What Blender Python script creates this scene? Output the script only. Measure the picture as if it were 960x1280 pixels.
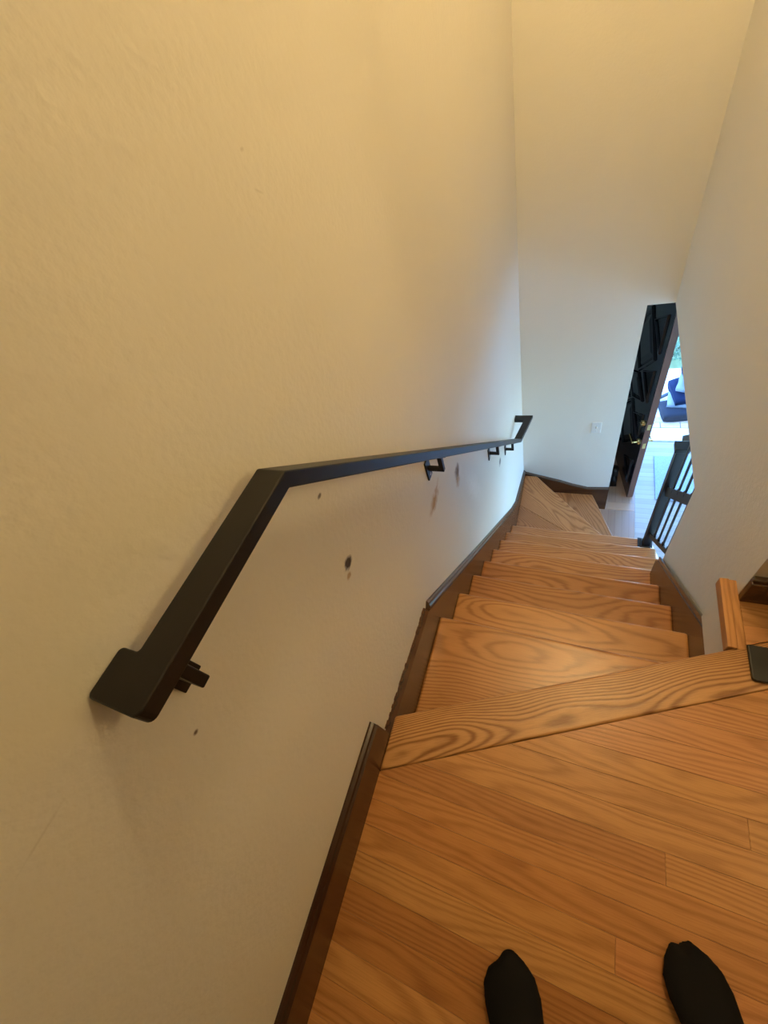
import bpy, bmesh, math, random
from mathutils import Vector, Matrix, noise
random.seed(7)
for o in list(bpy.data.objects): bpy.data.objects.remove(o, do_unlink=True)
SC = bpy.context.scene
COL = SC.collection

# ------------------------------------------------------------------ camera
CAM_H = 1.3761
R3 = [[0.90833049, -0.40724025, -0.09534724],
      [0.31693951, 0.52142908, 0.79225063],
      [-0.27291952, -0.74984471, 0.60270046]]          # columns: right, forward, up
cd = bpy.data.cameras.new('camera'); cam = bpy.data.objects.new('camera', cd); COL.objects.link(cam)
cd.sensor_fit = 'HORIZONTAL'; cd.sensor_width = 36.0; cd.lens = 514.256 / 960 * 36
cd.clip_start = 0.01; cd.clip_end = 200
M = Matrix.Identity(4)
for i in range(3):
    M[i][0] = R3[i][0]; M[i][1] = R3[i][2]; M[i][2] = -R3[i][1]
M[2][3] = CAM_H
cam.matrix_world = M
SC.camera = cam

# ------------------------------------------------------------------ world, exposure
SC.view_settings.view_transform = 'Standard'
SC.view_settings.look = 'None'
SC.view_settings.gamma = 1.0
SC.view_settings.use_curve_mapping = False
SC.view_settings.exposure = 0.0
SKY = 4.1
LAMP_W = 76.0
FILL_W = 13.0
LAMP_POS = (0.25, 1.50, 3.2)
LAMP_COL = (1.0, 0.74, 0.36)
W = bpy.data.worlds.new('world'); SC.world = W; W.use_nodes = True
nt = W.node_tree; nt.nodes.clear()
wo = nt.nodes.new('ShaderNodeOutputWorld'); bg = nt.nodes.new('ShaderNodeBackground')
sk = nt.nodes.new('ShaderNodeTexSky'); sk.sky_type = 'NISHITA'; sk.sun_disc = False
sk.sun_elevation = math.radians(48); sk.sun_rotation = math.radians(200)
sk.ozone_density = 3.0
bg.inputs['Strength'].default_value = SKY
tn = nt.nodes.new('ShaderNodeMix'); tn.data_type = 'RGBA'; tn.blend_type = 'MULTIPLY'; tn.inputs[0].default_value = 1.0
tn.inputs[7].default_value = (0.72, 0.98, 1.22, 1)
nt.links.new(sk.outputs[0], tn.inputs[6]); nt.links.new(tn.outputs[2], bg.inputs[0]); nt.links.new(bg.outputs[0], wo.inputs[0])

# ------------------------------------------------------------------ key sizes (metres, landing floor is z = 0)
RISE = 0.21; GO = 0.2165; Y1 = 0.6157
XWL, XL, XR, XWR = -0.456, -0.435, 0.463, 0.489
XWR2 = XWR + 0.12
YF = 2.985; YS = YF - .022; Z9, Z10, ZF = -1.965, -2.195, -2.42
HEAD = -0.277; TOP = 3.4
YEND = 1.44                     # the right stair wall ends here below the header
SOF_Y, SOF_Z = 0.95, 2.45        # edge and height of the lower ceiling added to shade the landing
YRET = 0.79                     # wall face beside the landing, right

# ------------------------------------------------------------------ materials
def mat(name):
    m = bpy.data.materials.new(name); m.use_nodes = True
    n = m.node_tree.nodes; l = m.node_tree.links
    return m, n, l, n['Principled BSDF']
def simple(name, col, rough=0.5, metal=0.0, bump=0.0, bscale=60.0, var=0.0, vscale=8.0, spec=0.5):
    m, n, l, b = mat(name)
    b.inputs['Roughness'].default_value = rough; b.inputs['Metallic'].default_value = metal
    b.inputs['Specular IOR Level'].default_value = spec
    b.inputs['Base Color'].default_value = (*col, 1)
    tc = n.new('ShaderNodeTexCoord')
    if var:
        t = n.new('ShaderNodeTexNoise'); t.inputs['Scale'].default_value = vscale; t.inputs['Detail'].default_value = 4
        l.new(tc.outputs['Object'], t.inputs['Vector'])
        mx = n.new('ShaderNodeMix'); mx.data_type = 'RGBA'
        mx.inputs[6].default_value = (*[c * (1 - var) for c in col], 1); mx.inputs[7].default_value = (*[min(1, c * (1 + var)) for c in col], 1)
        l.new(t.outputs['Fac'], mx.inputs[0]); l.new(mx.outputs[2], b.inputs['Base Color'])
    if bump:
        t2 = n.new('ShaderNodeTexNoise'); t2.inputs['Scale'].default_value = bscale; t2.inputs['Detail'].default_value = 3
        l.new(tc.outputs['Object'], t2.inputs['Vector'])
        bp = n.new('ShaderNodeBump'); bp.inputs['Strength'].default_value = bump; bp.inputs['Distance'].default_value = 0.01
        l.new(t2.outputs['Fac'], bp.inputs['Height']); l.new(bp.outputs[0], b.inputs['Normal'])
    return m
def math_node(n, l, op, a, b=None):
    x = n.new('ShaderNodeMath'); x.operation = op
    for i, v in enumerate((a, b)):
        if v is None: continue
        if isinstance(v, (int, float)): x.inputs[i].default_value = v
        else: l.new(v, x.inputs[i])
    return x.outputs[0]
def wood(name, light, dark, K=60.0, H=3.0, freq=5.0, contrast=0.75, ulen=1.3, rough=0.3, power=2.5, warp=1.0, coat=0.0):
    """flat-sawn grain: contour lines of a warped parabola; the grain runs along local x; the object's colour tints it"""
    m, n, l, b = mat(name)
    tc = n.new('ShaderNodeTexCoord'); oi = n.new('ShaderNodeObjectInfo')
    sx = n.new('ShaderNodeSeparateXYZ'); l.new(tc.outputs['Object'], sx.inputs[0])
    u, v, w = sx.outputs
    seed = math_node(n, l, 'MULTIPLY', oi.outputs['Random'], 37.0)
    u2 = math_node(n, l, 'ADD', math_node(n, l, 'MULTIPLY', u, ulen), seed)
    cv = n.new('ShaderNodeCombineXYZ'); l.new(u2, cv.inputs[0]); l.new(math_node(n, l, 'MULTIPLY', v, 3.2), cv.inputs[1]); l.new(math_node(n, l, 'ADD', math_node(n, l, 'MULTIPLY', w, 3.0), seed), cv.inputs[2])
    g = n.new('ShaderNodeTexNoise'); g.inputs['Scale'].default_value = 1.0; g.inputs['Detail'].default_value = 1.2
    l.new(cv.outputs[0], g.inputs['Vector'])
    c2 = n.new('ShaderNodeCombineXYZ'); l.new(math_node(n, l, 'MULTIPLY', u2, 5.0), c2.inputs[0]); l.new(math_node(n, l, 'MULTIPLY', v, 28.0), c2.inputs[1]); l.new(seed, c2.inputs[2])
    g2 = n.new('ShaderNodeTexNoise'); g2.inputs['Scale'].default_value = 1.0; g2.inputs['Detail'].default_value = 2.0
    l.new(c2.outputs[0], g2.inputs['Vector'])
    off = math_node(n, l, 'MULTIPLY', math_node(n, l, 'SUBTRACT', oi.outputs['Random'], 0.5), 0.10)
    v1 = math_node(n, l, 'ADD', v, off)
    F = math_node(n, l, 'ADD', math_node(n, l, 'MULTIPLY', math_node(n, l, 'MULTIPLY', v1, v1), K), math_node(n, l, 'MULTIPLY', g.outputs['Fac'], H))
    F = math_node(n, l, 'ADD', F, math_node(n, l, 'MULTIPLY', g2.outputs['Fac'], 0.16 * warp))
    s = math_node(n, l, 'SINE', math_node(n, l, 'MULTIPLY', F, freq * 6.283))
    s = math_node(n, l, 'POWER', math_node(n, l, 'ADD', math_node(n, l, 'MULTIPLY', s, 0.5), 0.5), power)
    # pores
    c3 = n.new('ShaderNodeCombineXYZ'); l.new(math_node(n, l, 'MULTIPLY', u2, 14.0), c3.inputs[0]); l.new(math_node(n, l, 'MULTIPLY', v, 420.0), c3.inputs[1]); l.new(math_node(n, l, 'MULTIPLY', w, 420.0), c3.inputs[2])
    p = n.new('ShaderNodeTexNoise'); p.inputs['Scale'].default_value = 1.0; p.inputs['Detail'].default_value = 2.0
    l.new(c3.outputs[0], p.inputs['Vector'])
    pr = n.new('ShaderNodeMapRange'); pr.inputs[1].default_value = 0.42; pr.inputs[2].default_value = 0.75
    l.new(p.outputs['Fac'], pr.inputs[0])
    fac = math_node(n, l, 'ADD', math_node(n, l, 'MULTIPLY', s, contrast), math_node(n, l, 'MULTIPLY', pr.outputs[0], 0.30))
    blot = math_node(n, l, 'MULTIPLY', math_node(n, l, 'SUBTRACT', g2.outputs['Fac'], 0.5), 0.35)
    fac = math_node(n, l, 'ADD', fac, blot)
    mx = n.new('ShaderNodeMix'); mx.data_type = 'RGBA'; mx.clamp_factor = True
    mx.inputs[6].default_value = (*light, 1); mx.inputs[7].default_value = (*dark, 1)
    l.new(fac, mx.inputs[0])
    ti = n.new('ShaderNodeMix'); ti.data_type = 'RGBA'; ti.blend_type = 'MULTIPLY'; ti.inputs[0].default_value = 1.0
    l.new(mx.outputs[2], ti.inputs[6]); l.new(oi.outputs['Color'], ti.inputs[7])
    l.new(ti.outputs[2], b.inputs['Base Color'])
    b.inputs['Roughness'].default_value = rough
    b.inputs['Coat Weight'].default_value = coat; b.inputs['Coat Roughness'].default_value = 0.25
    bp = n.new('ShaderNodeBump'); bp.inputs['Strength'].default_value = 0.12; bp.inputs['Distance'].default_value = 0.002
    l.new(fac, bp.inputs['Height']); bp.invert = True
    l.new(bp.outputs[0], b.inputs['Normal'])
    return m
OAKL = (0.47, 0.232, 0.086); OAKD = (0.225, 0.082, 0.021)
M_TREAD = wood('oak_tread', OAKL, OAKD, K=28, H=2.6, freq=8.0, contrast=0.62, ulen=1.05, rough=0.30, warp=.8)
M_PLANK = wood('oak_plank', OAKL, OAKD, K=150, H=1.9, freq=5.5, contrast=0.42, ulen=1.2, rough=0.36, power=1.8, warp=1.3)
M_NOSE = wood('oak_nosing', (0.52, 0.272, 0.108), (0.22, 0.085, 0.023), K=130, H=3.0, freq=6.8, contrast=0.88, ulen=1.9, rough=0.36, power=2.0, warp=.6)
M_DARK = wood('dark_stained_wood', (0.090, 0.034, 0.013), (0.040, 0.012, 0.005), K=20, H=2.5, freq=3.0, contrast=0.5, ulen=1.0, rough=0.26)
M_ENTRY = wood('entry_floor_wood', (0.42, 0.27, 0.18), (0.25, 0.14, 0.085), K=30, H=1.4, freq=3, contrast=0.35, ulen=1.0, rough=0.25)

def wall_material(name, marks=()):
    m, n, l, b = mat(name)
    tc = n.new('ShaderNodeTexCoord')
    base = (0.80, 0.765, 0.69)
    t = n.new('ShaderNodeTexNoise'); t.inputs['Scale'].default_value = 2.2; t.inputs['Detail'].default_value = 3
    l.new(tc.outputs['Object'], t.inputs['Vector'])
    mx = n.new('ShaderNodeMix'); mx.data_type = 'RGBA'
    mx.inputs[6].default_value = (base[0] * .965, base[1] * .96, base[2] * .95, 1); mx.inputs[7].default_value = (*base, 1)
    l.new(t.outputs['Fac'], mx.inputs[0]); cur = mx.outputs[2]
    # orange-peel plaster
    a = n.new('ShaderNodeTexNoise'); a.inputs['Scale'].default_value = 85; a.inputs['Detail'].default_value = 2
    a2 = n.new('ShaderNodeTexNoise'); a2.inputs['Scale'].default_value = 14; a2.inputs['Detail'].default_value = 2
    l.new(tc.outputs['Object'], a.inputs['Vector']); l.new(tc.outputs['Object'], a2.inputs['Vector'])
    hgt = math_node(n, l, 'ADD', a.outputs['Fac'], math_node(n, l, 'MULTIPLY', a2.outputs['Fac'], 1.5))
    if marks:
        dn = n.new('ShaderNodeTexNoise'); dn.inputs['Scale'].default_value = 45; dn.inputs['Detail'].default_value = 3
        l.new(tc.outputs['Object'], dn.inputs['Vector'])
        sp = n.new('ShaderNodeSeparateXYZ'); l.new(tc.outputs['Object'], sp.inputs[0])
        wob = math_node(n, l, 'MULTIPLY', math_node(n, l, 'SUBTRACT', dn.outputs['Fac'], 0.5), 1.6)
        for (my, mz, ry, rz, ang, col, soft, amt) in marks:
            ca, sa = math.cos(ang), math.sin(ang)
            dy = math_node(n, l, 'SUBTRACT', sp.outputs[1], my); dz = math_node(n, l, 'SUBTRACT', sp.outputs[2], mz)
            p = math_node(n, l, 'ADD', math_node(n, l, 'MULTIPLY', dy, ca / ry), math_node(n, l, 'MULTIPLY', dz, sa / ry))
            q = math_node(n, l, 'ADD', math_node(n, l, 'MULTIPLY', dy, -sa / rz), math_node(n, l, 'MULTIPLY', dz, ca / rz))
            d = math_node(n, l, 'SQRT', math_node(n, l, 'ADD', math_node(n, l, 'MULTIPLY', p, p), math_node(n, l, 'MULTIPLY', q, q)))
            d = math_node(n, l, 'ADD', d, wob)
            mr = n.new('ShaderNodeMapRange'); mr.inputs[1].default_value = 1 - soft; mr.inputs[2].default_value = 1 + soft * .3
            mr.inputs[3].default_value = amt; mr.inputs[4].default_value = 0
            l.new(d, mr.inputs[0])
            k = n.new('ShaderNodeMix'); k.data_type = 'RGBA'; l.new(mr.outputs[0], k.inputs[0]); l.new(cur, k.inputs[6]); k.inputs[7].default_value = (*col, 1)
            cur = k.outputs[2]
            hgt = math_node(n, l, 'SUBTRACT', hgt, math_node(n, l, 'MULTIPLY', mr.outputs[0], 1.5 if amt > .6 else 0.0))
    l.new(cur, b.inputs['Base Color'])
    bp = n.new('ShaderNodeBump'); bp.inputs['Strength'].default_value = 0.16; bp.inputs['Distance'].default_value = 0.006
    l.new(hgt, bp.inputs['Height']); l.new(bp.outputs[0], b.inputs['Normal'])
    b.inputs['Roughness'].default_value = 0.62
    return m
DKHOLE = (0.06, 0.04, 0.025); BRN = (0.42, 0.25, 0.10); GRY = (0.45, 0.40, 0.33)
M_WALL_L = wall_material('painted_plaster_marked', [
    (0.380, 0.606, 0.020, 0.017, 0.3, DKHOLE, 0.45, 1.0), (0.362, 0.580, 0.011, 0.009, 0.2, BRN, 0.5, 0.8),
    (0.885, 0.203, 0.062, 0.030, 0.1, BRN, 0.8, 0.95), (0.930, 0.222, 0.040, 0.014, 0.4, BRN, 0.8, 0.6),
    (1.170, 0.052, 0.036, 0.036, 0.8, (0.20, 0.11, 0.05), 0.6, 1.0), (1.157, 0.012, 0.026, 0.036, 0.6, BRN, 0.7, 0.8),
    (-0.028, 0.816, 0.0055, 0.0045, 0, (0.12, 0.06, 0.03), 0.5, 0.9), (0.414, 0.813, 0.008, 0.005, 0, DKHOLE, 0.5, 0.8),
    (-0.156, 0.958, 0.030, 0.0022, 0.02, GRY, 0.6, 0.25), (1.983, -0.734, 0.03, 0.03, 0.5, DKHOLE, 0.6, 0.8),
    (0.627, 1.258, 0.012, 0.002, -0.6, GRY, 0.6, 0.3), (0.629, 1.306, 0.005, 0.003, 0, GRY, 0.6, 0.4),
    (1.35, -0.25, 0.06, 0.20, 0.5, (0.92, 0.89, 0.83), 0.9, 0.6)])
M_WALL = wall_material('painted_plaster')
M_CEIL = simple('ceiling_paint', (0.80, 0.77, 0.70), 0.8)
M_DARKCAP = simple('dark_stained_moulding', (0.040, 0.016, 0.008), 0.22, var=0.3, vscale=3)
M_CAP = simple('dark_glossy_cap', (0.10, 0.065, 0.045), 0.16, var=0.2)
M_METAL = simple('black_powder_coat', (0.009, 0.008, 0.008), 0.40, bump=0.02, bscale=400, spec=.38)
M_IRON = simple('black_iron', (0.010, 0.010, 0.012), 0.4)
M_DOOR = simple('black_gloss_door_paint', (0.009, 0.009, 0.017), 0.14, bump=0.05, bscale=5)
M_DOOREDGE = simple('bare_brown_door_edge', (0.14, 0.058, 0.036), 0.45, var=0.25, vscale=10)
M_BRASS = simple('polished_brass', (0.85, 0.62, 0.26), 0.18, 1.0)
M_WHITE = simple('white_plastic', (0.80, 0.79, 0.76), 0.35)
M_SWITCH = simple('switch_toggle', (0.62, 0.60, 0.55), 0.35)
M_SOCK = simple('black_knit', (0.0045, 0.004, 0.0045), 0.9, bump=0.4, bscale=350)
M_MAT = simple('grey_blue_mat', (0.36, 0.44, 0.52), 0.95, bump=0.8, bscale=160, var=0.35, vscale=90)
M_CONC = simple('pale_concrete', (0.70, 0.70, 0.68), 0.9, var=0.12, vscale=5, bump=0.2, bscale=40)
M_PAVE = simple('pinkish_paving', (0.52, 0.40, 0.34), 0.9, var=0.3, vscale=14)
M_SOIL = simple('earth_and_grass', (0.16, 0.20, 0.09), 0.95, var=0.4, vscale=9)
M_LEAF = simple('bush_leaves', (0.05, 0.12, 0.06), 0.45, var=0.5, vscale=20)
M_TARP = simple('dark_blue_cover', (0.008, 0.014, 0.04), 0.9, var=0.5, vscale=7, spec=.1)
M_TARP2 = simple('pale_blue_cover', (0.16, 0.19, 0.24), 0.9, spec=.1)
M_TARP3 = simple('grey_cover', (0.022, 0.025, 0.035), 0.9, spec=.1)
M_SHOE = simple('black_shoe_leather', (0.012, 0.011, 0.012), 0.35)
M_GLASSLAMP = None

# ------------------------------------------------------------------ builders
def link(name, me, m=None, parent=None, loc=(0, 0, 0), rot=(0, 0, 0)):
    o = bpy.data.objects.new(name, me); COL.objects.link(o)
    o.location = loc; o.rotation_euler = rot
    if m: me.materials.append(m)
    if parent: o.parent = parent
    return o
def from_bm(name, bm, m=None, parent=None, loc=(0, 0, 0), rot=(0, 0, 0), smooth=False):
    bmesh.ops.recalc_face_normals(bm, faces=bm.faces)
    me = bpy.data.meshes.new(name); bm.to_mesh(me); bm.free()
    if smooth:
        for p in me.polygons: p.use_smooth = True
    return link(name, me, m, parent, loc, rot)
def empty(name, loc=(0, 0, 0), rot=(0, 0, 0), parent=None):
    o = bpy.data.objects.new(name, None); COL.objects.link(o); o.location = loc; o.rotation_euler = rot; o.empty_display_size = 0.1
    if parent: o.parent = parent
    return o
def tag(o, label, cat, group=None):
    o['label'] = label; o['category'] = cat
    if group: o['group'] = group
    return o
def struct(o, label=None):
    o['kind'] = 'structure'
    if label: o['label'] = label
    return o
def bm_prism(bm, pts, z0, z1):
    a = [bm.verts.new((x, y, z0)) for x, y in pts]; b = [bm.verts.new((x, y, z1)) for x, y in pts]
    bm.faces.new(a[::-1]); bm.faces.new(b); n = len(pts)
    for i in range(n): bm.faces.new((a[i], a[(i + 1) % n], b[(i + 1) % n], b[i]))
def bm_box(bm, x0, x1, y0, y1, z0, z1): bm_prism(bm, [(x0, y0), (x1, y0), (x1, y1), (x0, y1)], z0, z1)
def bm_side(bm, yz, x0, x1):
    a = [bm.verts.new((x0, y, z)) for y, z in yz]; b = [bm.verts.new((x1, y, z)) for y, z in yz]
    bm.faces.new(a[::-1]); bm.faces.new(b); n = len(yz)
    for i in range(n): bm.faces.new((a[i], a[(i + 1) % n], b[(i + 1) % n], b[i]))
def bev(o, w=0.004, seg=2, ang=35):
    md = o.modifiers.new('bevel', 'BEVEL'); md.width = w; md.segments = seg; md.limit_method = 'ANGLE'; md.angle_limit = math.radians(ang)
    md.harden_normals = False
    return o
def box(name, x0, x1, y0, y1, z0, z1, m, parent=None, bw=0.0, centre=False):
    bm = bmesh.new()
    if centre:
        c = ((x0 + x1) / 2, (y0 + y1) / 2, (z0 + z1) / 2)
        bm_box(bm, x0 - c[0], x1 - c[0], y0 - c[1], y1 - c[1], z0 - c[2], z1 - c[2])
        o = from_bm(name, bm, m, parent, c)
    else:
        bm_box(bm, x0, x1, y0, y1, z0, z1); o = from_bm(name, bm, m, parent)
    if bw: bev(o, bw)
    return o
def plate(name, pts, z0, z1, m, parent=None, ang=0.0, bw=0.0, seg=2, tint=None):
    """flat board with outline pts (world xy); its local x axis (the grain) is turned by ang"""
    cx = sum(p[0] for p in pts) / len(pts); cy = sum(p[1] for p in pts) / len(pts)
    ca, sa = math.cos(-ang), math.sin(-ang)
    loc = [((x - cx) * ca - (y - cy) * sa, (x - cx) * sa + (y - cy) * ca) for x, y in pts]
    bm = bmesh.new(); bm_prism(bm, loc, z0 - z1, 0)
    o = from_bm(name, bm, m, parent, (cx, cy, z1), (0, 0, ang))
    if bw: bev(o, bw, seg)
    if tint: o.color = (*tint, 1)
    return o
def clip(poly, a, b, c):
    """keep a*x+b*y+c >= 0"""
    out = []
    for i in range(len(poly)):
        p, q = poly[i], poly[(i + 1) % len(poly)]
        dp = a * p[0] + b * p[1] + c; dq = a * q[0] + b * q[1] + c
        if dp >= 0: out.append(p)
        if dp * dq < 0:
            t = dp / (dp - dq); out.append((p[0] + (q[0] - p[0]) * t, p[1] + (q[1] - p[1]) * t))
    return out
def bm_bar(bm, p, q, w, h, up=(0, 0, 1)):
    p, q = Vector(p), Vector(q); d = (q - p).normalized(); s = d.cross(Vector(up))
    s = Vector((1, 0, 0)) if s.length < 1e-4 else s.normalized()
    t = s.cross(d).normalized(); vs = []
    for c in (p, q):
        for a, b in ((-1, -1), (1, -1), (1, 1), (-1, 1)): vs.append(bm.verts.new(c + s * (a * w / 2) + t * (b * h / 2)))
    for f in ((3, 2, 1, 0), (4, 5, 6, 7), (0, 1, 5, 4), (1, 2, 6, 5), (2, 3, 7, 6), (3, 0, 4, 7)): bm.faces.new([vs[i] for i in f])
def bar(name, p, q, w, h, m, parent=None, up=(0, 0, 1), bw=0.0):
    bm = bmesh.new(); bm_bar(bm, p, q, w, h, up); o = from_bm(name, bm, m, parent)
    if bw: bev(o, bw)
    return o
def bm_cyl(bm, p, q, r0, r1=None, n=16):
    r1 = r0 if r1 is None else r1
    p, q = Vector(p), Vector(q); d = (q - p).normalized(); s = d.orthogonal().normalized(); t = d.cross(s)
    A = [bm.verts.new(p + (s * math.cos(2 * math.pi * i / n) + t * math.sin(2 * math.pi * i / n)) * r0) for i in range(n)]
    B = [bm.verts.new(q + (s * math.cos(2 * math.pi * i / n) + t * math.sin(2 * math.pi * i / n)) * r1) for i in range(n)]
    bm.faces.new(A[::-1]); bm.faces.new(B)
    for i in range(n): bm.faces.new((A[i], A[(i + 1) % n], B[(i + 1) % n], B[i]))

# ------------------------------------------------------------------ the shell
o = struct(box('wall_left', XWL - 0.1, XWL, -2.3, YF + 0.1, -2.55, TOP, M_WALL_L), 'long cream plaster wall carrying the handrail')
bm = bmesh.new()
bm_prism(bm, [(XWL, YF), (0.336, YF), (0.336, YF + 0.1), (XWL, YF + 0.1)], -2.55, HEAD)
bm_prism(bm, [(XWL, YF), (0.336, YF), (XWR2, YF), (XWR2, YF + 0.1), (XWL, YF + 0.1)], HEAD, TOP)
struct(from_bm('wall_far', bm, M_WALL), 'far cream wall with the light switch')
bm = bmesh.new()
bm_side(bm, [(YRET, -0.03), (YRET, -2.5), (YEND, -2.5), (YEND, HEAD), (YF, HEAD), (YF, TOP), (YRET, TOP)], XWR, XWR2)
struct(from_bm('wall_right', bm, M_WALL), 'right cream stair wall that stops short above the railing')
struct(box('wall_right_return', XWR2, 1.75, YRET, YRET + 0.1, -0.03, TOP, M_WALL))
struct(box('wall_landing_right', 1.75, 1.85, -2.3, YRET + 0.1, -0.25, TOP, M_WALL))
struct(box('wall_back', XWL, 1.75, -2.4, -2.3, -0.25, TOP, M_WALL))
struct(box('ceiling', XWL - 0.1, 1.85, -2.4, YF + 0.1, TOP, TOP + 0.1, M_CEIL))
# unseen lower ceiling, added so its edge keeps lamp light off the landing
bm = bmesh.new(); bm_box(bm, XWL, XWR, -2.3, SOF_Y, SOF_Z, SOF_Z + .1); bm_box(bm, XWR, 1.75, -2.3, YRET, SOF_Z, SOF_Z + .1); bm_box(bm, XWL, XWR, SOF_Y - .1, SOF_Y, SOF_Z + .1, TOP)
struct(from_bm('ceiling', bm, M_CEIL))
# entry hall below
HX = 2.7
bm = bmesh.new(); bm_box(bm, XWR2, HX + .1, 0.9, 4.0, HEAD, HEAD + 0.1); bm_box(bm, -0.35, XWR2, YF + 0.1, 4.0, HEAD, HEAD + 0.1)
struct(from_bm('ceiling', bm, M_CEIL))
struct(box('wall_hall_back', XWR2, HX + .1, 0.8, 0.9, -2.5, HEAD + 0.1, M_WALL))
struct(box('wall_hall_left', -0.45, -0.35, YF + 0.1, 4.0, -2.5, HEAD + 0.1, M_WALL))
# front wall with the door opening
DX0, DX1, DZ = 0.36, 1.27, -0.37; YE = 3.98; HX = 2.7; SX0, SX1 = 1.42, 2.60
bm = bmesh.new()
bm_box(bm, -0.45, DX0, YE, YE + 0.14, -2.6, HEAD + 0.1); bm_box(bm, DX1, SX0, YE, YE + 0.14, -2.6, HEAD + 0.1); bm_box(bm, SX1, HX + .1, YE, YE + 0.14, -2.6, HEAD + 0.1); bm_box(bm, SX0, SX1, YE, YE + 0.14, -2.6, -2.30); bm_box(bm, SX0, SX1, YE, YE + 0.14, -0.40, HEAD + 0.1); bm_box(bm, DX0, DX1, YE, YE + 0.14, DZ, HEAD + 0.1)
struct(from_bm('wall_front', bm, M_WALL))
bm = bmesh.new()
for x0, x1, z0, z1 in ((DX0 - .06, DX0 + 0.0, ZF, DZ + .06), (DX1, DX1 + .06, ZF, DZ + .06), (DX0, DX1, DZ, DZ + .06)): bm_box(bm, x0, x1, YE - 0.02, YE + 0.16, z0, z1)
struct(bev(from_bm('trim_1', bm, M_DARK), 0.004), 'dark wooden casing of the front door')
# hall side wall; its unseen window is added to let blue daylight in
WY0, WY1, WZ0, WZ1 = 1.7, 3.2, -1.75, -0.45
bm = bmesh.new()
bm_box(bm, HX, HX + .1, 0.9, WY0, -2.5, HEAD); bm_box(bm, HX, HX + .1, WY1, 4.0, -2.5, HEAD)
bm_box(bm, HX, HX + .1, WY0, WY1, -2.5, WZ0); bm_box(bm, HX, HX + .1, WY0, WY1, WZ1, HEAD)
struct(from_bm('wall_hall_right', bm, M_WALL))
w = struct(empty('added_window_1', (HX + .05, (WY0 + WY1) / 2, WZ0)), 'unseen white framed side window added to the entry hall for daylight')
ym = (WY0 + WY1) / 2
for y0, y1, z0, z1 in ((WY0, WY1, WZ0, WZ0 + .05), (WY0, WY1, WZ1 - .05, WZ1), (WY0, WY0 + .05, WZ0 + .05, WZ1 - .05), (WY1 - .05, WY1, WZ0 + .05, WZ1 - .05), (ym - .025, ym + .025, WZ0 + .05, WZ1 - .05)):
    bm = bmesh.new(); bm_box(bm, -.03, .03, y0 - ym, y1 - ym, z0 - WZ0, z1 - WZ0); from_bm('window_frame', bm, M_WHITE, w)
w2 = struct(empty('added_window_2', ((SX0 + SX1) / 2, YE + .07, -2.30)), 'unseen white framed sidelight added beside the front door for daylight')  # unseen sidelight, added to throw more daylight up the left wall
xm = (SX0 + SX1) / 2
for x0, x1, z0, z1 in ((SX0, SX1, 0, .05), (SX0, SX1, 1.85, 1.90), (SX0, SX0 + .05, .05, 1.85), (SX1 - .05, SX1, .05, 1.85), (xm - .025, xm + .025, .05, 1.85)):
    bm = bmesh.new(); bm_box(bm, x0 - xm, x1 - xm, -.03, .03, z0, z1); from_bm('window_frame', bm, M_WHITE, w2)
for nm, pos, rot, sx, sy in (('sidelight_portal', ((SX0 + SX1) / 2, YE + .05, -1.35), (math.radians(-90), 0, 0), SX1 - SX0, 1.9), ('window_portal', (HX + .02, ym, (WZ0 + WZ1) / 2), (0, math.radians(90), 0), WZ1 - WZ0, WY1 - WY0), ('door_portal', ((DX0 + DX1) / 2, YE + .05, (ZF + DZ) / 2), (math.radians(-90), 0, 0), DX1 - DX0, DZ - ZF)):
    la = bpy.data.lights.new(nm, 'AREA'); la.shape = 'RECTANGLE'; la.size = sx; la.size_y = sy; la.cycles.is_portal = True
    lo = bpy.data.objects.new(nm, la); COL.objects.link(lo); lo.location = pos; lo.rotation_euler = rot

# ------------------------------------------------------------------ landing floor: planks one by one
fl = struct(empty('floor', (0, 0, 0)), 'honey oak strip floor of the landing')
NF = lambda x: 0.1784 + 0.4859 * (x + 0.437)              # front edge of the landing
NB = lambda x: 0.0235 + 0.5137 * (x + 0.437)              # back edge of the nosing board
bm = bmesh.new(); bm_prism(bm, [(XWL, -2.3), (1.75, -2.3), (1.75, YRET), (XWR, YRET), (XWR, NF(XWR) - .04), (XWL, NF(XWL) - .04)], -0.25, -0.0205)
from_bm('subfloor', bm, M_DARK, fl)
PW = 0.0615; rows = [0.263 + PW * i for i in range(9, -43, -1)]
JOINTS = {0.0175: [0.28], 0.1405: [0.445], -0.1665: [0.1825], -0.0440: [0.62], 0.0790: [1.02, 0.75], -0.105: [0.9], 0.2020: [-0.3, .85], -0.229: [-0.9, 0.71], -0.2905: [0.35], -0.352: [0.02], -0.4135: [0.4]}
TINTS = {(0.0175, 0): (0.86, 0.78, 0.74), (0.0175, 1): (1.02, 1.0, 0.98), (0.0790, 0): (1.04, 1.05, 1.06), (0.1405, 0): (0.98, 0.97, 0.94), (-0.0440, 0): (0.97, 0.90, 0.84), (-0.105, 0): (0.93, 0.84, 0.76),
         (-0.1665, 0): (1.0, 0.97, 0.90), (-0.229, 0): (0.98, 0.93, 0.84), (-0.2905, 0): (0.80, 0.70, 0.58), (-0.352, 0): (0.82, 0.72, 0.6), (-0.4135, 0): (1.05, 1.05, 1.0), (-0.475, 0): (0.95, 0.88, 0.8)}
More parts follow.
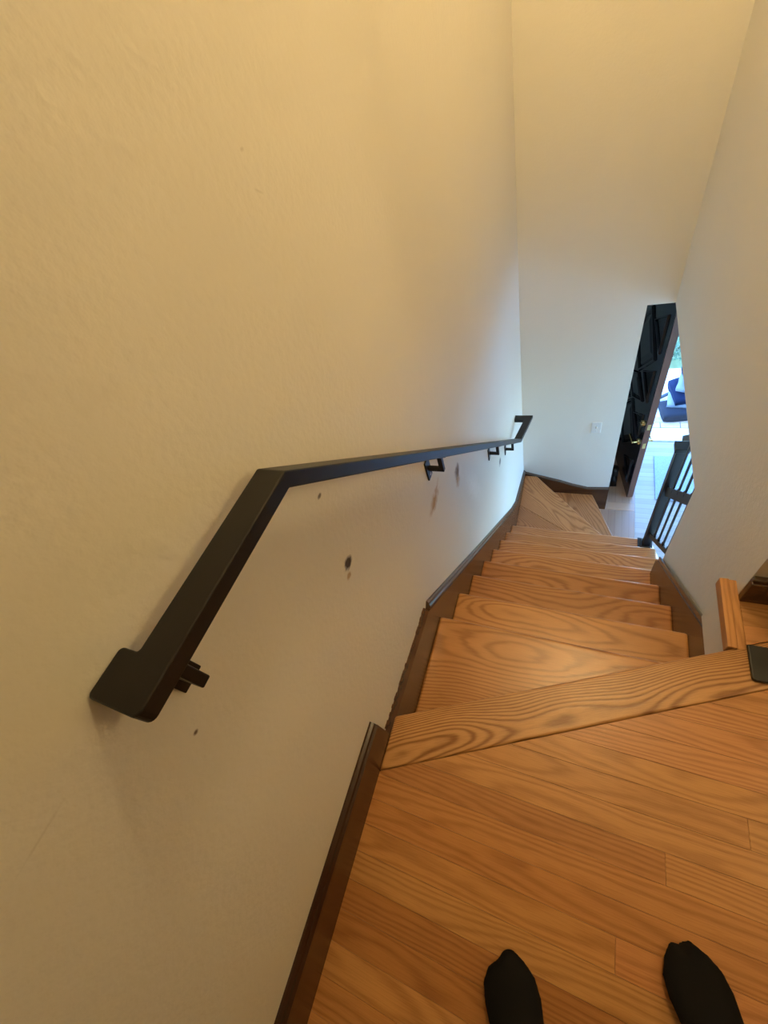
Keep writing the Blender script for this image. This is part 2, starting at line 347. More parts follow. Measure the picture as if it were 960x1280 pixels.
for yt in rows:
    ya, yb = yt - PW, yt
    key = min(JOINTS, key=lambda k: abs(k - ya)); js = JOINTS[key] if abs(key - ya) < .02 else [random.uniform(-.2, 1.0)]
    xs = [XL - .012] + sorted(js) + [1.75]
    for i in range(len(xs) - 1):
        g = 0.00025
        full = [(xs[i] + g, ya + g), (xs[i + 1] - g, ya + g), (xs[i + 1] - g, yb - g), (xs[i] + g, yb - g)]
        tk = min(TINTS, key=lambda k: abs(k[0] - ya) + 10 * abs(k[1] - i))
        tint = TINTS[tk] if abs(tk[0] - ya) < .02 and tk[1] == i else tuple(c * random.uniform(.92, 1.04) for c in (1, .98, .95))
        behind = clip(full, 0.5137, -1, NB(0) - 0.001)
        ahead = clip(clip(full, -0.4859, 1, -NF(0) - .001), 1, 0, -0.4915)
        ahead = clip(ahead, 0, -1, YRET)
        for poly in (behind, ahead):
            if len(poly) > 2:
                ar = sum(poly[k][0] * poly[(k + 1) % len(poly)][1] - poly[(k + 1) % len(poly)][0] * poly[k][1] for k in range(len(poly))) / 2
                if abs(ar) > 2e-5: plate('plank', poly, -0.02, 0.0, M_PLANK, fl, 0, 0.0005, 1, tuple(c * 1.07 for c in tint))

# ------------------------------------------------------------------ the staircase
st = tag(empty('staircase', (0, Y1, -2.31)), 'oak staircase descending from the landing and turning right over two winders', 'staircase')
A0 = math.atan(0.4859)
def sp(o):                       # parts stay where they were built
    o.parent = st; o.matrix_parent_inverse = Matrix.Translation((0, -Y1, 2.31)); return o
xe = 0.545
nose = [(-0.437, NF(-0.437)), (-0.437, NB(-0.437)), (0.62, NB(0.62)), (0.62, NF(0.62))]
o = sp(plate('landing_nosing_board', nose, -0.028, 0.002, M_NOSE, None, A0, 0.007, 3)); o['label'] = 'oak nosing board with bold cathedral grain'
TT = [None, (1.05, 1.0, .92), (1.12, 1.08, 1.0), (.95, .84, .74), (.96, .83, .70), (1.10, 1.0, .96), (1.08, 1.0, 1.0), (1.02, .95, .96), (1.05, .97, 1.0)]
def riser_poly(p, q, th):
    d = Vector((q[0] - p[0], q[1] - p[1])).normalized(); nrm = Vector((-d.y, d.x)) * th
    return [p, q, (q[0] - nrm.x, q[1] - nrm.y), (p[0] - nrm.x, p[1] - nrm.y)]
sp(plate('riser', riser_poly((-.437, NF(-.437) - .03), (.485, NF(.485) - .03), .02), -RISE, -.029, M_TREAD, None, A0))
for k in range(1, 9):
    yk = Y1 + (k - 1) * GO; z = -k * RISE
    x1 = XR + .004 if k < 5 else (0.487 if k == 5 else 0.585)
    if k == 1: pts = [(XL - .004, yk), (XL - .004, NF(XL) - .052), (x1, NF(x1) - .052), (x1, yk)]
    else: pts = [(XL - .004, yk), (XL - .004, yk - GO - .03), (x1, yk - GO - .03), (x1, yk)]
    if k == 5: pts = [(XL - .004, yk), (XL - .004, yk - GO - .03), (x1, yk - GO - .03), (x1, YEND + .003), (.585, YEND + .003), (.585, yk)]
    o = sp(plate('tread', pts, z - .028, z, M_TREAD, None, 0, 0.0125, 5, TT[k]))
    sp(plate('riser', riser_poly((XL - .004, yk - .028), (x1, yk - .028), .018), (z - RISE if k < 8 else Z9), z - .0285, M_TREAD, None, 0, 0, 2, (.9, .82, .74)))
# winders
def on9(x): return 2.328 + (2.954 - 2.328) / (-.319 - .282) * (x - 0.282)
def on10(y): return 0.181 + (0.388 - 0.181) / (2.500 - 3.015) * (y - 3.015)
x9 = -0.327
yb8 = Y1 + 7 * GO - .05
full9 = clip([(XL - .004, yb8), (0.6, yb8), (0.6, YS), (XL - .004, YS)], on9(1) - on9(0), -1, on9(0))
a9 = math.atan(on9(1) - on9(0))
sl = (2.313 - 2.601) / (0.005 + 0.485); s0 = 2.601 + sl * (-.0 + 0.485)       # seam y = s0 + sl*x
w9 = sp(plate('winder_tread', clip(full9, -sl, 1, -s0 - .0004), Z9 - .028, Z9, M_TREAD, None, a9, .007, 3, (1.0, .94, .93)))
w9b = sp(plate('winder_tread', clip(full9, sl, -1, s0 - .0004), Z9 - .028, Z9, M_TREAD, None, math.atan(sl), .0012, 1, (.86, .76, .76)))
x10 = on10(YS); y10 = 2.10
full10 = [(x10, YS), (x9 - .04, YS), (0.42, on9(.42) - .035), (on10(2.13), 2.13)]
sp(plate('winder_tread', full10, Z10 - .028, Z10, M_TREAD, None, math.atan2(-.511, .205), .007, 3, (.82, .75, .75)))
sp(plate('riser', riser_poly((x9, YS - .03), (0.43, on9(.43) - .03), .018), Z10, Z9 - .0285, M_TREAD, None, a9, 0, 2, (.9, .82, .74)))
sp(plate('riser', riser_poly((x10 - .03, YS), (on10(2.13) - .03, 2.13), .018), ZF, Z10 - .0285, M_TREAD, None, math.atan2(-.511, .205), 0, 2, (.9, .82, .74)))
# closed side under the flight, beside the railing
bm = bmesh.new(); bm_side(bm, [(YEND, -2.5), (2.11, -2.5), (2.11, -1.715), (YEND, -1.08 - .10)], .585, .609)
struct(from_bm('wall_stair_side', bm, M_WALL))
# oak trim beside the landing nosing, with the bit of plaster under it
sp(plate('edge_trim', [(.445, .612), (.4695, .612), (.4695, .836), (.445, .836)], -.030, .012, M_PLANK, None, math.pi / 2, .003, 2, (1.1, 1.08, 1.05)))
sp(plate('edge_trim', [(.4700, .614), (.4905, .614), (.4905, .838), (.4700, .838)], -.030, .004, M_PLANK, None, math.pi / 2, .003, 2, (1.1, 1.1, 1.1)))
struct(box('trim_2', 0.449, XWR, 0.60, 0.80, -0.20, -0.030, M_WALL, None, 0.002))

# ------------------------------------------------------------------ skirtings
def board(name, yz, x0, x1, m=M_DARK, label=None):
    bm = bmesh.new()
    c = (sum(p[0] for p in yz) / len(yz), sum(p[1] for p in yz) / len(yz))
    # local x of the board follows world y so the grain runs along it
    pts = [(y - c[0], z - c[1]) for y, z in yz]
    a = [bm.verts.new((y, z, x0)) for y, z in pts]; b = [bm.verts.new((y, z, x1)) for y, z in pts]; n = len(pts)
    bm.faces.new(a[::-1]); bm.faces.new(b)
    for i in range(n): bm.faces.new((a[i], a[(i + 1) % n], b[(i + 1) % n], b[i]))
    o = from_bm(name, bm, m); o.matrix_world = Matrix(((0, 0, 1, 0), (1, 0, 0, c[0]), (0, 1, 0, c[1]), (0, 0, 0, 1)))
    return struct(o, label)
o = board('baseboard_left', [(-2.3, 0), (0.125, 0), (0.125, 0.128), (-2.3, 0.128)], XWL, XL, label='dark stained baseboard along the landing')
def cap(parent, pts, x0, x1, h, m=M_CAP):
    """moulded strip running along the top edge pts (yz) of a board"""
    prof = [(0, 0), (1.0, 0), (1.0, .35), (.72, .55), (.60, .8), (.25, 1.0), (0, 1.0)]
    bm = bmesh.new(); rings = []
    for i, (y, z) in enumerate(pts):
        d0 = Vector((pts[i][0] - pts[i - 1][0], pts[i][1] - pts[i - 1][1])).normalized() if i else None
        d1 = Vector((pts[i + 1][0] - pts[i][0], pts[i + 1][1] - pts[i][1])).normalized() if i < len(pts) - 1 else None
        d = (d0 or d1) if not (d0 and d1) else (d0 + d1).normalized()
        nn = Vector((-d.y, d.x)); k = 1.0 if not (d0 and d1) else 1 / max(.5, abs(nn.dot(Vector((-d1.y, d1.x)))))
        rings.append([bm.verts.new((x0 + (x1 - x0) * a, y + nn.x * b * h * k, z + nn.y * b * h * k)) for a, b in prof])
    for r, s in zip(rings, rings[1:]):
        for j in range(len(prof)): bm.faces.new((r[j], r[(j + 1) % len(prof)], s[(j + 1) % len(prof)], s[j]))
    bm.faces.new(rings[0]); bm.faces.new(rings[-1][::-1])
    o = from_bm('cap_moulding', bm, m); o.parent = parent; o.matrix_parent_inverse = parent.matrix_world.inverted()
    return o
cap(o, [(-2.3, 0.128), (0.125, 0.128)], XWL, XL, 0.025, M_DARKCAP)
# level board beside the first tread, then the raked one down to the winders
o = board('baseboard_left', [(0.13, -0.25), (0.13, -0.005), (0.555, -0.035), (0.60, -0.075), (0.875, -0.335), (2.229, -1.604), (2.434, -1.760), (YF, -1.935), (YF, -2.45), (2.2, -2.2)], XWL, XL, label='dark stained skirting stepping down with the stairs on the left')
cap(o, [(0.575, -0.051), (0.875, -0.335), (1.283, -0.722), (2.229, -1.604), (2.434, -1.760), (YF, -1.935)], XWL, XL - .002, 0.026)
# rough sawn strip left where the cap was torn off the level board
bm = bmesh.new(); n = 34
for i in range(n):
    y0 = 0.135 + (0.56 - 0.135) * i / n; y1 = 0.135 + (0.56 - 0.135) * (i + 1) / n; zt = -0.005 - 0.030 * i / n
    bm_box(bm, XWL, XWL + random.uniform(.004, .012), y0, y1, zt, zt + random.uniform(.004, .014))
s = from_bm('torn_edge', bm, M_DARK); s.parent = o; s.matrix_parent_inverse = o.matrix_world.inverted()
o = board('baseboard_right', [(0.62, -0.45), (0.62, -0.092), (0.735, -0.205), (1.428, -0.862), (1.452, -0.90), (1.452, -1.30), (1.1, -1.2)], XR, XWR, label='dark stained skirting along the right side of the stairs')
cap(o, [(0.70, -0.172), (1.42, -0.855)], XR + .003, XWR, 0.024)
bm = bmesh.new()
pts = [(XWL, -1.938), (-0.109, -2.038), (0.010, -2.083), (0.147, -2.120), (0.338, -2.105), (0.338, ZF), (XWL, -2.42)]
a = [bm.verts.new((x, YF, z)) for x, z in pts]; b = [bm.verts.new((x, YF - .02, z)) for x, z in pts]; n = len(pts)
bm.faces.new(a); bm.faces.new(b[::-1])
for i in range(n): bm.faces.new((a[i], b[i], b[(i + 1) % n], a[(i + 1) % n]))
o = struct(from_bm('baseboard_far', bm, M_DARK), 'dark stained skirting stepping along the far wall by the winders')
bm = bmesh.new()
tp = pts[:5]
for p, q in zip(tp, tp[1:]): bm_bar(bm, (p[0], YF - .012, p[1] + .006), (q[0], YF - .012, q[1] + .006), .024, .014)
from_bm('cap_moulding', bm, M_CAP, o)
o = struct(box('baseboard_right_return', XWR, 1.75, YRET - .022, YRET, 0.0, 0.105, M_DARK, None, 0.003), 'dark baseboard with a light cut end at the right of the landing')
box('cap_moulding', XWR, 1.75, YRET - .016, YRET, 0.105, 0.12, M_CAP, o, 0.003)

# ------------------------------------------------------------------ entry floor
fe = struct(empty('floor', (0.6, 3.0, ZF)), 'brown wood floor of the entry hall')
def striped(name, axis, light, dark, step):
    m, n, l, b = mat(name)
    tc = n.new('ShaderNodeTexCoord'); s = n.new('ShaderNodeSeparateXYZ'); l.new(tc.outputs['Object'], s.inputs[0])
    q = math_node(n, l, 'DIVIDE', s.outputs[axis], step); fr = math_node(n, l, 'FRACT', q); ro = math_node(n, l, 'FLOOR', q)
    line = math_node(n, l, 'LESS_THAN', fr, 0.07)
    wn = n.new('ShaderNodeTexWhiteNoise'); wn.noise_dimensions = '1D'; l.new(ro, wn.inputs['W'])
    mx = n.new('ShaderNodeMix'); mx.data_type = 'RGBA'; mx.inputs[6].default_value = (*light, 1); mx.inputs[7].default_value = (*dark, 1)
    gr = n.new('ShaderNodeTexNoise'); gr.inputs['Scale'].default_value = 1
    mp = n.new('ShaderNodeMapping'); mp.inputs['Scale'].default_value = (3, 60, 3) if axis == 1 else (60, 3, 3)
    l.new(tc.outputs['Object'], mp.inputs[0]); l.new(mp.outputs[0], gr.inputs['Vector'])
    f = math_node(n, l, 'ADD', math_node(n, l, 'MULTIPLY', wn.outputs['Value'], .5), math_node(n, l, 'MULTIPLY', gr.outputs['Fac'], .4))
    f = math_node(n, l, 'MAXIMUM', f, line); l.new(f, mx.inputs[0]); l.new(mx.outputs[2], b.inputs['Base Color'])
    b.inputs['Roughness'].default_value = 0.3
    return m
M_FY = striped('entry_boards_lengthwise', 0, (0.40, 0.27, 0.19), (0.26, 0.16, 0.11), 0.0615)
M_FX = striped('entry_boards_crosswise', 1, (0.46, 0.40, 0.34), (0.28, 0.23, 0.19), 0.0615)
for nm, x0, x1, y0, y1, m in (('floor_field', -0.35, 0.605, 2.13, 2.968, M_FY), ('floor_field', 0.6065, HX, 0.9, 3.98, M_FX), ('floor_field', -0.35, 0.605, 3.070, 3.98, M_FY)):
    bm = bmesh.new(); bm_box(bm, x0, x1, y0, y1, ZF - .03, ZF); f = from_bm(nm, bm, m); f.parent = fe; f.matrix_parent_inverse = Matrix.Translation((-.6, -3.0, -ZF))
f = plate('floor_border_board', [(-.35, 2.970), (.605, 2.970), (.605, 3.068), (-.35, 3.068)], ZF - .03, ZF + .001, M_ENTRY); f.parent = fe; f.matrix_parent_inverse = Matrix.Translation((-.6, -3.0, -ZF))
box('door_sill', DX0, DX1, YE, YE + .2, ZF - .1, ZF + .012, M_CONC, None, .004)
struct(bpy.data.objects['door_sill'])
bpy.data.objects['door_sill'].name = 'trim_3'

# ------------------------------------------------------------------ handrail
hr = tag(empty('handrail', (XWL, 0.9, 0.4)), 'black flat-bar metal handrail bracketed to the left wall', 'handrail')
def hp(o):
    o.parent = hr; o.matrix_parent_inverse = Matrix.Translation((-XWL, -0.9, -0.4)); return o
xo, xi, zt = -0.373, -0.425, 1.010
V = {}
bm = bmesh.new()
def vv(x, y, z): return bm.verts.new((x, y, z))
def arc(cx_, cy_, r, t0, t1, z, n=5): return [vv(cx_ + r * math.cos(math.radians(t0 + (t1 - t0) * k / n)), cy_ + r * math.sin(math.radians(t0 + (t1 - t0) * k / n)), z) for k in range(n + 1)]
a2 = vv(xo, .308, zt); a3 = vv(xi, .308, zt)
near = [a2, a3] + arc(xi - .005, .034, .005, 0, -90, zt, 3) + arc(XWL + .008, .022, .007, 90, 180, zt) + arc(XWL + .008, -.022, .007, 180, 270, zt) + arc(xo - .010, -.019, .010, 270, 360, zt)
bm.faces.new(near)
b0 = vv(xo, 2.372, -.890); b1 = vv(xi, 2.372, -.890)
bm.faces.new((a2, b0, b1, a3))
e0 = vv(xo + .050, 2.640, -.893); e3 = vv(XWL + .001, 2.640, -.893); e4 = vv(XWL + .001, 2.585, -.893); e2 = vv(xi + .041, 2.585, -.893)
bm.faces.new((b0, e0, e3, e4, e2, b1))
bmesh.ops.recalc_face_normals(bm, faces=bm.faces)
if bm.faces[0].normal.z < 0: bmesh.ops.reverse_faces(bm, faces=bm.faces)
me = bpy.data.meshes.new('rail'); bm.to_mesh(me); bm.free()
rail = link('rail', me, M_METAL)
sm = rail.modifiers.new('solid', 'SOLIDIFY'); sm.thickness = 0.026; sm.offset = -1; sm.use_even_offset = True
bev(rail, 0.005, 3, 30); hp(rail)
def rail_z(y): return zt if y < .308 else zt - (y - .308) * (1.900 / 2.064)
for k, yb in enumerate((0.030, 0.905, 1.715, 2.165)):
    slope = 0 if k == 0 else math.atan(1.900 / 2.064)
    zu = rail_z(yb) - (0.026 if k == 0 else 0.026 / math.cos(slope)) ; xs = -0.402
    b = empty('bracket', (XWL, yb, zu - .06)); hp(b)
    inv = Matrix.Translation((-XWL, -yb, -(zu - .06)))
    def bpz(o): o.parent = b; o.matrix_parent_inverse = inv; return o
    dy = math.cos(slope) * .034; dz = -math.sin(slope) * .034
    bpz(bar('saddle', (xs, yb - dy, zu - dz - .003), (xs, yb + dy, zu + dz - .003), .022, .006, M_METAL))
    bpz(bar('stem', (xs, yb, zu), (xs, yb, zu - .066), .016, .016, M_METAL, up=(0, 1, 0), bw=.002))
    bpz(bar('arm', (xs + .008, yb, zu - .060), (XWL + .003, yb, zu - .060), .016, .014, M_METAL, bw=.002))
    bpz(box('wall_plate', XWL, XWL + .006, yb - .019, yb + .019, zu - .105, zu - .022, M_METAL, None, .0015))
    bm = bmesh.new(); bm_cyl(bm, (XWL + .005, yb, zu - .088), (XWL + .0085, yb, zu - .088), .007, .005, 12); bpz(from_bm('screw', bm, M_SWITCH))

# ------------------------------------------------------------------ light switch
sw = tag(empty('light_switch', (0.147, YF, -1.322)), 'white toggle light switch on the far wall', 'light switch')
o = box('switch_plate', -.038, .038, -.007, 0, -.058, .058, M_WHITE, sw, .003)
o = box('toggle', -.006, .006, -.018, -.0055, -.004, .014, M_SWITCH, sw, .002)
for z in (-.034, .034):
    bm = bmesh.new(); bm_cyl(bm, (0, -.0085, z), (0, -.006, z), .0035, n=10); from_bm('screw', bm, M_SWITCH, sw)

# ------------------------------------------------------------------ stair railing with newel
rg = tag(empty('stair_railing', (0.57, 2.07, -1.68)), 'black iron railing with square newel guarding the lower right of the stairs', 'railing')
def rp(o):
    o.parent = rg; o.matrix_parent_inverse = Matrix.Translation((-.57, -2.07, 1.68)); return o
NX0, NX1, NY0, NY1 = 0.535, 0.585, 2.052, 2.102
rp(box('newel_post', NX0, NX1, NY0, NY1, -1.672, -0.655, M_IRON, None, .003))
rp(box('newel_cap', NX0 - .012, NX1 + .012, NY0 - .012, NY1 + .012, -0.662, -0.630, M_IRON, None, .004))
bm = bmesh.new()
for x0, e, z0, z1 in ((0, .030, -1.680, -1.672), (0, .014, -1.672, -1.655)): bm_box(bm, NX0 - e, min(NX1 + e, .60), NY0 - e, NY1 + e, z0, z1)
rp(bev(from_bm('newel_base', bm, M_IRON), .003))
xg = 0.560
bz = lambda y: -1.475 - (y - 2.011) * 1.03            # underside rail of the panel
def rails(name, dz, w, h, y0=1.47, y1=2.06): rp(bar(name, (xg, y1, bz(y1) + dz), (xg, y0, bz(y0) + dz), w, h, M_IRON, bw=.003))
rails('bottom_rail', 0.0, .012, .034); rails('middle_rail', .50, .012, .062); rails('top_rail', .965, .040, .030, 1.87)
PYS = [1.952 - .104 * i for i in range(5)]
for yb in PYS:
    zt2 = min(bz(yb) + .96, HEAD - .002)
    rp(bar('baluster', (xg, yb, bz(yb)), (xg, yb, zt2), .010, .018, M_IRON, up=(0, 1, 0), bw=.003))
    for dz in (0, .5):              # forged shoe where a baluster meets the rail below it
        rp(bar('baluster_shoe', (xg, yb, bz(yb) + dz + .015), (xg, yb, bz(yb) + dz + .045), .015, .030, M_IRON, up=(0, 1, 0), bw=.004))
rp(bar('end_bar', (xg, 1.462, -2.0 + .70), (xg, 1.462, HEAD - .002), .014, .024, M_IRON, up=(0, 1, 0), bw=.003))

# landing newel: its foot shows at the right edge
ln = tag(empty('landing_newel', (0.55, 0.58, 0.0)), 'black square newel foot on the landing at the right edge of the picture', 'newel post')
bm = bmesh.new(); bm_prism(bm, [(-.060, .050), (-.060, -.044), (-.054, -.050), (.060, -.050), (.060, .050)], .002, .014)
bev(from_bm('base_plate', bm, M_IRON, ln), .003)
box('newel_post', -.010, .030, -.020, .020, .014, .93, M_IRON, ln, .003)
box('newel_cap', -.018, .038, -.028, .028, .93, .955, M_IRON, ln, .004)

# ------------------------------------------------------------------ front door leaf, swung inwards
DA = Vector((0.532, 3.140, ZF + .008)); dd = Vector((-0.201, 0.980, 0)).normalized(); LW, LH, LT = 0.86, 2.03, 0.056
ang = math.atan2(dd.y, dd.x)
dr = struct(empty('door_1', DA, (0, 0, ang)), 'open black gloss front door with diamond panels and brass lever')
# local: x from the free edge to the hinge, y < 0 is the outer side (world +x), face towards the stairs at y = 0
bm = bmesh.new(); bm_box(bm, .0, LW, -LT, 0, 0, LH); leafo = bev(from_bm('leaf', bm, M_DOOR, dr), .002)
bm = bmesh.new(); bm_box(bm, -.003, .0, -LT + .004, -.004, .002, LH - .002); from_bm('leaf_edge', bm, M_DOOREDGE, dr)
def frame_shape(name, pts, w, h):
    """raised moulding following a closed outline on the door face (x, z)"""
    bm = bmesh.new(); n = len(pts); c = (sum(p[0] for p in pts) / n, sum(p[1] for p in pts) / n)
    def sc(k): return [(c[0] + (x - c[0]) * k, c[1] + (z - c[1]) * k) for x, z in pts]
    r = max(abs(p[0] - c[0]) for p in pts); k = w / r
    loops = [[bm.verts.new((x, y, z)) for x, z in sc(s)] for s, y in ((1, 0), (1 - .35 * k, h), (1 - .65 * k, h), (1 - k, 0))]
    for a, b in zip(loops, loops[1:]):
        for i in range(n): bm.faces.new((a[i], a[(i + 1) % n], b[(i + 1) % n], b[i]))
    bm.faces.new(loops[0][::-1])
    return from_bm(name, bm, M_DOOR, dr)
def raised(name, pts, h):
    bm = bmesh.new(); n = len(pts); c = (sum(p[0] for p in pts) / n, sum(p[1] for p in pts) / n)
    a = [bm.verts.new((x, 0, z)) for x, z in pts]; b = [bm.verts.new((c[0] + (x - c[0]) * .72, h, c[1] + (z - c[1]) * .72)) for x, z in pts]
    bm.faces.new(b)
    for i in range(n): bm.faces.new((a[i], a[(i + 1) % n], b[(i + 1) % n], b[i]))
    bm.faces.new(a[::-1])
    return from_bm(name, bm, M_DOOR, dr)
cx = LW / 2
for zc in (1.52, 1.08, .64):
    D = [(cx - .30, zc), (cx, zc + .30), (cx + .30, zc), (cx, zc - .30)]
    if zc == 1.08: D = [(cx - .25, zc), (cx, zc + .14), (cx + .25, zc), (cx, zc - .14)]
    frame_shape('panel_moulding', D, .045, .014)
    raised('raised_panel', [(cx + (x - cx) * .78, zc + (z - zc) * .78) for x, z in D], .010)
for zc in (1.76, 1.30, .86, .30):
    for s in (-1, 1):
        T = [(cx + s * .34, zc + .16), (cx + s * .34, zc - .16), (cx + s * .10, zc)]
        frame_shape('panel_moulding', T, .025, .012)
# lever sets on both faces, latch plates on the edge
for s, y0 in ((1, 0.0), (-1, -LT)):
    lv = empty('lever_handle', (.062, y0, .73), parent=dr)
    bm = bmesh.new(); bm_cyl(bm, (0, 0, 0), (0, s * .012, 0), .032, .026, 20); from_bm('rose', bm, M_BRASS, lv, smooth=False)
    bm = bmesh.new(); bm_cyl(bm, (0, s * .010, 0), (0, s * .050, 0), .011, .010, 14); bm_bar(bm, (-.012, s * .050, 0), (.105, s * .050, .004), .016, .020); bev(from_bm('lever', bm, M_BRASS, lv), .004, 2)
    db = empty('deadbolt', (.062, y0, .95), parent=dr)
    bm = bmesh.new(); bm_cyl(bm, (0, 0, 0), (0, s * .014, 0), .030, .024, 20); bm_bar(bm, (-.016, s * .018, 0), (.016, s * .018, 0), .010, .012); from_bm('thumb_turn', bm, M_BRASS, db)
for z0 in (.73, .95): box('latch_plate', -.0055, -.003, -LT / 2 - .013, -LT / 2 + .013, z0 - .030, z0 + .030, M_BRASS, dr, .001)
for z0 in (.25, 1.0, 1.78):
    bm = bmesh.new(); bm_cyl(bm, (LW + .004, -LT - .004, z0 - .05), (LW + .004, -LT - .004, z0 + .05), .008, n=12); from_bm('hinge', bm, M_BRASS, dr)

# ------------------------------------------------------------------ small things in the hall
dm = tag(box('door_mat', 0.785, 1.30, 3.14, 3.75, ZF + .0005, ZF + .012, M_MAT, None, .004), 'grey-blue textured door mat inside the open front door', 'mat')
# boot standing behind the wall end
bt = tag(empty('boot', (0.392, 3.40, ZF), (0, 0, math.radians(95))), 'dark boot standing behind the end of the far wall', 'boot')
def loft(rings, close=True):
    bm = bmesh.new(); R = [[bm.verts.new(p) for p in r] for r in rings]; n = len(rings[0])
    for a, b in zip(R, R[1:]):
        for i in range(n): bm.faces.new((a[i], a[(i + 1) % n], b[(i + 1) % n], b[i]))
    bm.faces.new(R[0][::-1]); bm.faces.new(R[-1])
    return bm
rings = []
for x, hw, h in ((.135, .012, .03), (.125, .030, .05), (.08, .042, .062), (.02, .042, .085), (-.04, .036, .13), (-.09, .036, .14), (-.115, .028, .13)):
    rings.append([(x, hw * math.cos(t), max(.014, h / 2 + h / 2 * math.sin(t) + .008)) for t in [2 * math.pi * i / 14 for i in range(14)]])
from_bm('upper', loft(rings), M_SHOE, bt, smooth=True)
rings = [[(-.065 + .042 * math.cos(t), .036 * math.sin(t), z) for t in [2 * math.pi * i / 14 for i in range(14)]] for z in (.09, .14, .20, .23)]
from_bm('shaft', loft(rings), M_SHOE, bt, smooth=True)
bm = bmesh.new(); bm_prism(bm, [(.14, -.01), (.13, -.034), (.03, -.044), (-.118, -.034), (-.118, .034), (.03, .044), (.13, .034), (.14, .01)], 0, .016); from_bm('sole', bm, M_SHOE, bt)
bm = bmesh.new(); bm_cyl(bm, (-.02, -.040, .10), (-.02, -.044, .10), .006, n=10); from_bm('eyelet', bm, M_WHITE, bt)

# ------------------------------------------------------------------ outside the door
GZ = -2.60
struct(box('ground', -12, 14, 5.05, 30, GZ - .3, GZ - .02, M_SOIL))
struct(box('patio', HX + .1, 9.0, -2.0, 4.13, GZ - .2, GZ - .004, M_CONC))
struct(box('porch', -1.5, 4.0, 4.14, 4.40, GZ - .2, GZ, M_CONC, None, .005))
pv = struct(empty('pavement', (1.0, 4.5, GZ)))
for j in range(2):
    for i in range(12):
        bm = bmesh.new(); bm_box(bm, -.096, .096, -.044, .044, -.05, .004 * ((i * 7 + j * 3) % 3) / 2)
        bk = from_bm('brick', bm, M_PAVE, pv, (-1.0 + i * .2 + (j % 2) * .1 - .0, -.05 + j * .094, 0)); 
struct(box('driveway', -4, 8, 4.59, 5.55, GZ - .2, GZ - .002, M_CONC))
# heap of folded covers
hp_ = tag(empty('cover_pile', (1.15, 4.78, GZ)), 'heap of folded dark blue and grey covers outside the front door', 'cover pile')
def pillow(name, sx, sy, sz, loc, rot, m, seed):
    bm = bmesh.new(); bmesh.ops.create_cube(bm, size=1); bmesh.ops.subdivide_edges(bm, edges=bm.edges[:], cuts=7, use_grid_fill=True)
    for v in bm.verts:
        c = v.co; e = 1 - .25 * (abs(2 * c.x) ** 4 + abs(2 * c.y) ** 4)
        nz = noise.noise(Vector((c.x * 3 + seed, c.y * 3, seed)))
        v.co = Vector((c.x * sx * (1 + .06 * nz), c.y * sy * (1 + .06 * nz), (c.z * e + .10 * nz) * sz))
    return from_bm(name, bm, m, hp_, loc, rot, smooth=True)
pillow('grey_cover', .40, .30, .12, (-.05, -.12, .055), (0, 0, .15), M_TARP3, 1)
pillow('pale_cover', .50, .34, .06, (.06, .0, .13), (0.12, .05, -.1), M_TARP2, 2)
pillow('blue_cover', .46, .36, .14, (.06, .06, .21), (0.18, -.1, .2), M_TARP, 3)
pillow('pale_cover', .40, .30, .04, (.08, .05, .30), (0.2, .08, -.2), M_TARP2, 4)
pillow('blue_cover', .38, .30, .16, (.12, .14, .38), (0.25, .1, .3), M_TARP, 5)
tag(bar('pole', (0.55, 4.62, GZ + .03), (1.05, 5.02, GZ + .05), .03, .03, simple('dark_pole', (.03, .035, .05), .4)), 'dark pole lying on the pale paving outside the door', 'pole')
# shrubs
def shrub(x, y, s, seed, label):
    rnd = random.Random(seed)
    sh = tag(empty('shrub', (x, y, GZ - .02)), label, 'shrub')
    bm = bmesh.new()
    for i in range(1300):
        while True:
            p = Vector((rnd.uniform(-1, 1), rnd.uniform(-1, 1), rnd.uniform(-1, 1)))
            if .35 < p.length < 1: break
        p = Vector((p.x * s, p.y * s, (p.z * .8 + .9) * s)); r = rnd.uniform(.018, .034)
        q = Matrix.Rotation(rnd.uniform(0, 6.28), 3, 'Z') @ Matrix.Rotation(rnd.uniform(-1.1, 1.1), 3, 'X') @ Matrix.Rotation(rnd.uniform(-.8, .8), 3, 'Y')
        vs = [bm.verts.new(p + q @ Vector(c)) for c in ((-r, 0, 0), (0, -r * .5, .004), (r, 0, 0), (0, r * .5, .004))]
        bm.faces.new(vs)
    me = bpy.data.meshes.new('foliage'); bm.to_mesh(me); bm.free(); f = link('foliage', me, M_LEAF, sh); f['kind'] = 'stuff'
    bm = bmesh.new()
    for i in range(7):
        t = rnd.uniform(0, 6.28); bm_cyl(bm, (0.02 * math.cos(t), .02 * math.sin(t), 0), (.6 * s * math.cos(t), .6 * s * math.sin(t), 1.1 * s), .012, .005, 6)
    from_bm('stem', bm, M_DARK, sh)
shrub(1.06, 5.82, .40, 3, 'leafy green shrub seen in the narrow gap beside the door edge')

